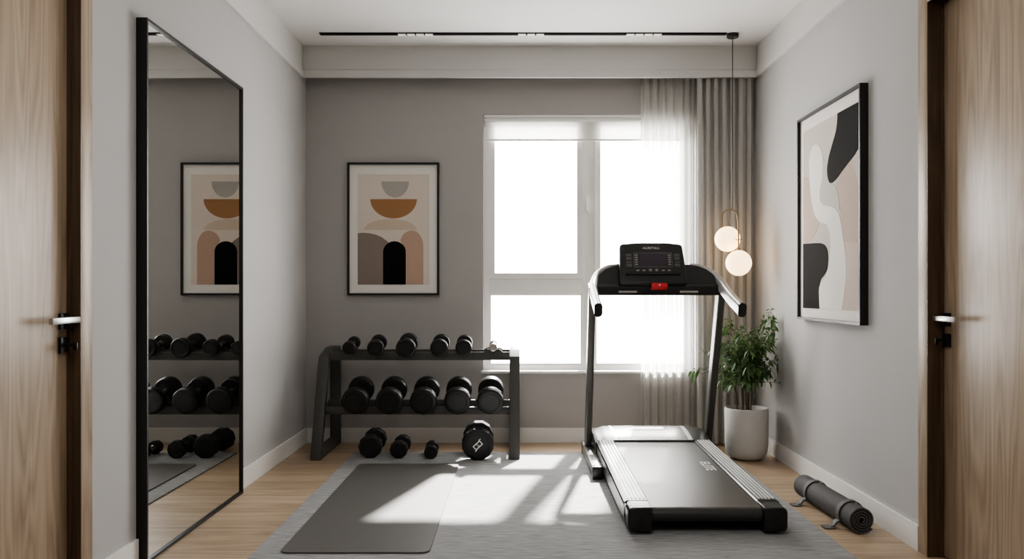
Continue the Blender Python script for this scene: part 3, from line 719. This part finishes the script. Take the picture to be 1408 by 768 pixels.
# console: crossbar, shroud, handrails
bm = BM(); prism(bm, rrect(.062, .066, .018, 5, 5.085, 1.050), CX-.365, CX+.365, 'YZ'); xb = obj('crossbar', bm, M['tm_black'], tm)
for xc in (.637, .991):
    bm = BM(); prism(bm, rrect(.108, .012, .004, 3, xc, 1.038), 5.0515, 5.056, 'XZ'); obj('pulse_sensor', bm, M['chrome'], xb)
arch = []
bm = BM(); top_ = [(-.362, 1.078), (-.352, 1.110), (-.330, 1.142), (-.295, 1.170), (-.25, 1.188), (-.20, 1.197), (.20, 1.197), (.25, 1.188), (.295, 1.170), (.330, 1.142), (.352, 1.110), (.362, 1.078)]
f0 = [bm.verts.new((CX+x, 5.075+(z-1.078)*.45, z)) for x, z in top_]; b0 = [bm.verts.new((CX+x, 5.105+(z-1.078)*.45, z-.004)) for x, z in top_]
bm.faces.new(f0[::-1]); bm.faces.new(b0)
for k in range(len(top_)): bm.faces.new((f0[k], f0[(k+1) % len(top_)], b0[(k+1) % len(top_)], b0[k]))
obj('console_shroud', bm, M['tm_black'], tm, 30)
for s in (-1, 1):
    P = catmull([(CX+s*.205, 5.170, 1.192), (CX+s*.275, 5.163, 1.176), (CX+s*.335, 5.140, 1.135), (CX+s*.366, 5.08, 1.085), (CX+s*.377, 5.00, 1.046), (CX+s*.380, 4.83, .990), (CX+s*.382, 4.645, .944)], 7)
    n = len(P); bm = BM(); rings = []
    for i, p in enumerate(P):
        t = (P[min(i+1, n-1)]-P[max(i-1, 0)]).normalized(); sd = t.cross(Vector((0, 0, 1))).normalized(); u = sd.cross(t)
        f = min(1, i/(n*.55)); w, h = .030+.012*f, .030+.044*f
        rings.append([bm.verts.new(p+sd*a+u*b) for a, b in rrect(w, h, w*.45, 5)])
    m_ = len(rings[0])
    for a, b in zip(rings, rings[1:]):
        for k in range(m_): bm.faces.new((a[k], a[(k+1) % m_], b[(k+1) % m_], b[k]))
    bm.faces.new(rings[0]); bm.faces.new(rings[-1][::-1]); hr_ = obj('handrail', bm, M['tm_silver'], tm, 50)
    d = (P[-1]-P[-2]).normalized(); bm = BM(); sweep(bm, [P[-1]-d*.012, P[-1]+d*.012], rrect(.0445, .0765, .020, 6)); bevel_all(bm, .004, 2, 60); obj('end_cap', bm, M['tm_black'], hr_, 50)
# console head in its own tilted frame
tilt = R(22); Mc = Matrix.Translation((.780, 5.020, 1.083)) @ Matrix(((1, 0, 0, 0), (0, math.sin(tilt), -math.cos(tilt), 0), (0, math.cos(tilt), math.sin(tilt), 0), (0, 0, 0, 1)))
def cpart(name, bm, mat, parent, smooth=35):
    bmesh.ops.recalc_face_normals(bm, faces=bm.faces); bm.transform(Mc); return obj(name, bm, mat, parent, smooth)
def rpoly(pts, r, n=4):
    """round the corners of a polygon"""
    out = []; m_ = len(pts)
    for i in range(m_):
        p, a, b = Vector(pts[i]), Vector(pts[i-1]), Vector(pts[(i+1) % m_]); da, db = (a-p).normalized(), (b-p).normalized()
        s_, e_ = p+da*r, p+db*r
        for k in range(n+1):
            t = k/n; out.append(tuple((1-t)**2*s_+2*t*(1-t)*p+t*t*e_))
    return out
VH = .262
bm = BM(); prism(bm, rpoly([(-.194, 0), (.198, 0), (.193, .09), (.182, VH-.012), (.09, VH), (-.09, VH), (-.184, VH-.010), (-.190, .09)], .018), -.05, 0, 'XY'); bmesh.ops.recalc_face_normals(bm, faces=bm.faces); bevel_all(bm, .006, 3, 50)
con = cpart('console', bm, M['tm_black'], tm, 40)
bm = BM(); prism(bm, rect(-.158, .160, .056, .074), -.004, .010, 'XY'); cpart('ledge', bm, M['tm_dark'], con, 0)
bm = BM(); prism(bm, rpoly([(-.074, .112), (.088, .112), (.088, .190), (-.074, .190)], .004), -.002, .0014, 'XY'); scr = cpart('screen', bm, M['screen'], con, 0)
bm = BM(); frame_strips(bm, -.104, .118, .106, .197, .0016, -.001, .0012, 'XY'); cpart('screen_border', bm, M['screen_line'], con, 0)
for xa in (-.098, .094):
    bm = BM()
    for i in range(5): prism(bm, rect(xa, xa+.016, .118+i*.015, .126+i*.015), -.001, .0016, 'XY')
    cpart('indicator_marks', bm, M['screen_line'], con, 0)
for x0, x1 in ((-.150, -.118), (.130, .162)):
    for za, zb in ((.108, .128), (.134, .142), (.150, .168), (.172, .190)):
        bm = BM(); prism(bm, rpoly([(x0, za), (x1, za), (x1, zb), (x0, zb)], .003, 2), -.001, .003, 'XY'); cpart('button', bm, M['button'], con, 0)
for k, x in enumerate((-.085, -.050, -.012, .024, .062, .096)):
    bm = BM(); w = .018 if k not in (2, 3) else .016; prism(bm, rpoly([(x-w/2, .080), (x+w/2, .080), (x+w/2, .080+(.014 if k in (2, 3) else .009)), (x-w/2, .080+(.014 if k in (2, 3) else .009))], .002, 2), -.001, .002, 'XY'); cpart('button', bm, M['screen_line'], con, 0)
tb = text_bm('AURETALL', .0185, .0004, .35); tb.transform(Matrix.Translation((-.002, .226, .0006)) @ Matrix.Scale(1.15, 4, (1, 0, 0))); o_ = cpart('lettering', tb, M['white_ink'], con, 0); o_['label'] = 'white lettering across the top of the console'
bm = BM(); prism(bm, rpoly([(-.014, -.024), (.080, -.024), (.076, .0), (-.010, .0)], .007), -.030, .014, 'XY'); bevel_all(bm, .003, 2, 50); o_ = cpart('safety_key', bm, M['red'], con, 40); o_['label'] = 'red safety key'
bm = BM(); lathe(bm, [(0, 0), (.005, 0), (.005, .0012), (0, .0012)], (.034, -.012, .0135), 16, 'Z'); kb = obj('key_mark', (bm.transform(Mc), bm)[1], M['white_ink'], o_, 0)

# ------------------------------------------------------------------ pendant lamp
pl_ = thing('pendant_lamp', 'pendant lamp with two glowing globes on a brass loop in the window corner', 'lamp', (1.378, 5.6, CZ))
bm = BM(); lathe(bm, [(0, CZ-.0005), (.038, CZ-.0005), (.038, CZ-.022), (.034, CZ-.026), (0, CZ-.026)], (1.378, 5.6, 0), 32, 'Z'); obj('canopy', bm, M['black_metal'], pl_)
bm = BM(); tube(bm, [(1.378, 5.6, CZ-.02), (1.378, 5.6, 1.565)], .0028, 8); obj('cord', bm, M['frame_black'], pl_)
G1, G2, GR = Vector((1.356, 5.645, 1.377)), Vector((1.407, 5.560, 1.220)), .0815
bm = BM(); xl, xr, za = 1.320, 1.407, 1.568
loop = [(xl, 5.645, G1.z+.07), (xl, 5.64, 1.50)]+[((xl+xr)/2-(xr-xl)/2*math.cos(R(a)), 5.62-.02*math.sin(R(a-90)), 1.522+.0435*math.sin(R(a))) for a in range(0, 181, 15)]+[(xr, 5.57, 1.48), (xr, 5.56, G2.z+GR-.003)]
tube(bm, loop, .0042, 10); obj('loop', bm, M['gold'], pl_)
bm = BM(); tube(bm, [(xr-.022, 5.558, 1.372), (xr-.004, 5.555, 1.364), (xr+.02, 5.556, 1.374)], .003, 8); obj('hook', bm, M['gold'], pl_); bm = BM(); lathe(bm, [(.0, .018), (.009, .016), (.011, 0), (0, -.004)], (xr, 5.56, G2.z+GR-.002), 16, 'Z'); obj('collar', bm, M['gold'], pl_)
for g in (G1, G2):
    bm = BM(); lathe(bm, [(GR*math.sin(R(a)) if 0 < a < 180 else 0, GR*math.cos(R(a))) for a in range(0, 181, 9)], g, 36, 'Z'); obj('globe', bm, M['globe'], pl_, 180)

# ------------------------------------------------------------------ recessed track light
tk = thing('track_light', 'long thin black track light with small spot modules across the ceiling', 'ceiling light', (.04, 5.59, CZ))
bm = BM(); box(bm, -1.268, 1.335, 5.566, 5.616, CZ-.006, CZ-.0005); obj('track', bm, M['a_black'], tk, 0)
for xc, n in ((-.655, 4), (.085, 3), (.808, 4)):
    pitch = .058
    for k in range(n):
        x = xc+(k-(n-1)/2)*pitch
        bm = BM(); frame_strips(bm, x-.0245, x+.0245, 5.570, 5.612, .006, CZ-.012, CZ-.003, 'XY'); sp = obj('spot_module', bm, M['window_frame'], tk, 0)
        bm = BM(); box(bm, x-.018, x+.018, 5.578, 5.604, CZ-.009, CZ-.004); obj('lens', bm, M['led'], sp, 0)

# ------------------------------------------------------------------ potted plant
pc = Vector((1.422, 5.43, 0))
pt = thing('potted_plant', 'leafy green indoor tree in a round white pot by the drape', 'plant', pc)
bm = BM(); ro, hh = .134, .318
lathe(bm, [(0, .0006), (.076, .0006), (.094, .006), (.112, .022), (.125, .050), (ro-.002, .095), (ro, hh-.008), (ro-.003, hh-.001), (ro-.008, hh), (ro-.012, hh-.004), (ro-.014, hh-.05), (0, hh-.05)], pc, 56, 'Z'); obj('pot', bm, M['pot'], pt, 50)
bm = BM(); lathe(bm, [(0, hh-.022), (.06, hh-.026), (ro-.0145, hh-.034), (ro-.0145, hh-.048), (0, hh-.048)], pc, 40, 'Z')
for v in bm.verts:
    if v.co.z > hh-.035: v.co.z += rnd.uniform(-.004, .004)
obj('soil', bm, M['soil'], pt)
LB = BM()
def leaf(p, d, ln, wd, droop):
    """pointed folded leaf, five stations long"""
    d = d.normalized(); s = d.cross(Vector((0, 0, 1)))
    s = s.normalized() if s.length > .05 else Vector((1, 0, 0))
    s = (s+Vector((rnd.uniform(-.4, .4), rnd.uniform(-.4, .4), rnd.uniform(-.5, .5)))).normalized(); up = s.cross(d)
    prev = None
    for t, w in ((0, .10), (.25, .8), (.5, 1.), (.75, .62), (1, .03)):
        c = p+d*ln*t-Vector((0, 0, 1))*droop*ln*t*t
        c.x = min(c.x, WR-.022)
        if c.x < 1.28: c.y = max(c.y, 5.41)
        c.z = max(c.z, .40)
        a, b, m_ = c+s*wd*w*.5+up*wd*w*.14, c-s*wd*w*.5+up*wd*w*.14, c
        for q_ in (a, b):
            q_.x = min(q_.x, WR-.02)
            if q_.x < 1.28: q_.y = max(q_.y, 5.40)
        cur = [LB.verts.new(x) for x in (a, m_, b)]
        if prev:
            LB.faces.new((prev[0], prev[1], cur[1], cur[0])); LB.faces.new((prev[1], prev[2], cur[2], cur[1]))
        prev = cur
def twig(p, d, ln, n, parts, r0=.0022):
    pts = [p]; q_ = p.copy(); d = d.normalized()
    for k in range(6):
        d = (d+Vector((rnd.uniform(-.12, .12), rnd.uniform(-.12, .12), -.07))).normalized(); q_ = q_+d*ln/6
        q_.x = min(q_.x, WR-.04); q_.y = min(q_.y, 5.78); pts.append(q_.copy())
    tube(parts, pts, [r0*(1-.12*k) for k in range(7)], 5)
    for k in range(n):
        t = .2+.8*k/max(1, n-1); i = min(5, int(t*6)); f = t*6-i; c = pts[i].lerp(pts[i+1], f)
        ax = (pts[i+1]-pts[i]).normalized(); side = ax.cross(Vector((rnd.uniform(-1, 1), rnd.uniform(-1, 1), rnd.uniform(-.2, 1)))).normalized()
        leaf(c, (ax*.55+side+Vector((0, 0, .12))), rnd.uniform(.038, .066), rnd.uniform(.014, .021), rnd.uniform(.25, .8))
stems = []
for k in range(9):
    a = 2*math.pi*k/9+rnd.uniform(-.3, .3); r_ = rnd.uniform(.02, .055)
    b0_ = pc+Vector((r_*math.cos(a), r_*math.sin(a), hh-.03)); ht = rnd.uniform(.34, .53) if k else .56; sp_ = rnd.uniform(.06, .19)
    P = catmull([b0_, b0_+Vector((math.cos(a)*sp_*.12, math.sin(a)*sp_*.12, ht*.35)), b0_+Vector((math.cos(a)*sp_*.5, math.sin(a)*sp_*.5, ht*.7)), b0_+Vector((math.cos(a)*sp_, math.sin(a)*sp_, ht))], 5)
    sb = BM(); tube(sb, P, [.0042*(1-.65*i/len(P)) for i in range(len(P))], 7)
    for i in range(6, len(P)):
        for _ in range(2):
            b_ = rnd.uniform(0, 2*math.pi); dv = Vector((math.cos(b_), math.sin(b_), rnd.uniform(.1, .9)))
            t = i/len(P); ln = rnd.uniform(.10, .19)*(1.15-.45*t)
            twig(P[i], dv, ln, rnd.randint(6, 9), sb)
    twig(P[-1], Vector((rnd.uniform(-.3, .3), rnd.uniform(-.3, .3), 1)), .09, 7, sb)
    if k == 4:   # one long sprig reaching out to the left past the treadmill post
        twig(P[9], Vector((-1, -.15, .30)), .20, 4, sb, .003)
        twig(P[9]+Vector((-.16, -.02, .03)), Vector((-1, -.1, .1)), .10, 9, sb)
    obj('stem', sb, M['stem'], pt, 60)
obj('foliage', LB, M['leaf'], pt, 180, False)

# ------------------------------------------------------------------ rolled mat with two straps
def rolled():
    base = Vector((1.465, 4.08, 0)); t = thing('rolled_yoga_mat', 'rolled dark grey exercise mat with two straps lying along the right baseboard', 'mat', base)
    rr, zc = .0600, .0612; y0, y1 = 3.745, 4.42
    bm = BM(); turns = 4.1; th = .0077; A_E = R(-40); N_ = 170; out = []; inn = []
    for k in range(N_+1):
        f = k/N_; a = A_E-turns*2*math.pi*(1-f); r = .0125+(rr-.0125)*f
        out.append((math.cos(a)*r, math.sin(a)*r)); r2 = r-th; inn.append((math.cos(a)*r2, math.sin(a)*r2))
    rings = [[(bm.verts.new((base.x+a[0], y, zc+a[1])), bm.verts.new((base.x+b[0], y, zc+b[1]))) for a, b in zip(out, inn)] for y in (y0, y1)]
    A, B = rings
    for k in range(N_):
        bm.faces.new((A[k][0], A[k+1][0], A[k+1][1], A[k][1])); bm.faces.new((B[k][0], B[k][1], B[k+1][1], B[k+1][0]))
        bm.faces.new((A[k][0], B[k][0], B[k+1][0], A[k+1][0])); bm.faces.new((A[k][1], A[k+1][1], B[k+1][1], B[k][1]))
    for k in (0, N_): bm.faces.new((A[k][0], A[k][1], B[k][1], B[k][0]))
    parts = [obj('mat_roll', bm, M['roll'], t, 50)]
    for yc in (3.865, 4.265):
        bm = BM(); w = .034; rs = rr+.0025
        ang = [R(a) for a in range(-85, 215, 10)]
        pitch = (rr-.0125)/turns; rad = lambda a: rs-pitch*((A_E-a) % (2*math.pi))/(2*math.pi)
        po = [(math.cos(a)*(rad(a)+.004), math.sin(a)*(rad(a)+.004)) for a in ang]; pi_ = [(math.cos(a)*rad(a), math.sin(a)*rad(a)) for a in ang]
        foot_o = [(-.072, -.034), (-.080, -.048), (-.098, -.0545)]; foot_i = [(-.066, -.040), (-.076, -.0545), (-.096, -.0605)]
        po += foot_o; pi_ += foot_i
        po = [(x, max(z, -.0595+.004)) if i > 2 else (x, z) for i, (x, z) in enumerate(po)]
        g = [[bm.verts.new((base.x+x, y, max(zc+z, .0008))) for x, z in pth] for y in (yc-w/2, yc+w/2) for pth in (po, pi_)]
        n = len(po)
        for k in range(n-1):
            for a, b in ((g[0], g[1]), (g[1], g[3]), (g[3], g[2]), (g[2], g[0])): bm.faces.new((a[k], a[k+1], b[k+1], b[k]))
        bm.faces.new((g[0][0], g[1][0], g[3][0], g[2][0])); bm.faces.new((g[0][-1], g[2][-1], g[3][-1], g[1][-1]))
        prism(bm, rrect(.05, .062, .014, 4, base.x-.103, yc-.006), .0008, .0058, 'XY')
        parts.append(obj('strap', bm, M['strap'], t, 40))
    t.rotation_euler = (0, 0, R(2.2))
rolled()

# ------------------------------------------------------------------ light
w = bpy.data.worlds.new('sky'); SC.world = w; w.use_nodes = True
bg = w.node_tree.nodes['Background']; bg.inputs[0].default_value = (1., .985, .965, 1); bg.inputs[1].default_value = 17.0
def light(name, kind, loc, energy, rot=(0, 0, 0), **k):
    l = bpy.data.lights.new(name, kind); l.energy = energy
    for a, b in k.items(): setattr(l, a, b)
    o = bpy.data.objects.new(name, l); COL.objects.link(o); o.location = loc; o.rotation_euler = rot; return o
sd = Vector((-.238, -1, -.988))
sun = light('sun', 'SUN', (3, 9, 6), 38.0, angle=R(2.3), color=(1., .965, .925)); sun.rotation_euler = sd.to_track_quat('-Z', 'Y').to_euler()
po_ = light('window_portal', 'AREA', ((OX0+OX1)/2, 6.16, (OZ0+OZ1)/2), 1, (R(-90), 0, 0), shape='RECTANGLE', size=OX1-OX0, size_y=OZ1-OZ0); po_.data.cycles.is_portal = True
light('ceiling_lamp', 'AREA', (.05, 1.5, CZ-.02), 30, shape='RECTANGLE', size=1.4, size_y=1.4, color=(1., .985, .97))  # unseen fill light added overhead, out of frame, to brighten the room

# ------------------------------------------------------------------ camera
cam = bpy.data.cameras.new('camera'); co = bpy.data.objects.new('camera', cam); COL.objects.link(co)
co.location = (0, 0, EYE); co.rotation_euler = (R(90), 0, 0)
cam.sensor_width = 36; cam.lens = 36*1200/1408; cam.shift_x = -8/1408; cam.shift_y = 14/1408; cam.clip_start = .02
SC.camera = co
SC.view_settings.view_transform = 'AgX'; SC.view_settings.look = 'AgX - Medium High Contrast'; SC.view_settings.exposure = .2
SC.cycles.max_bounces = 10; SC.cycles.diffuse_bounces = 6; SC.cycles.transparent_max_bounces = 16; SC.cycles.use_denoising = True
SC.cycles.sample_clamp_indirect = 6
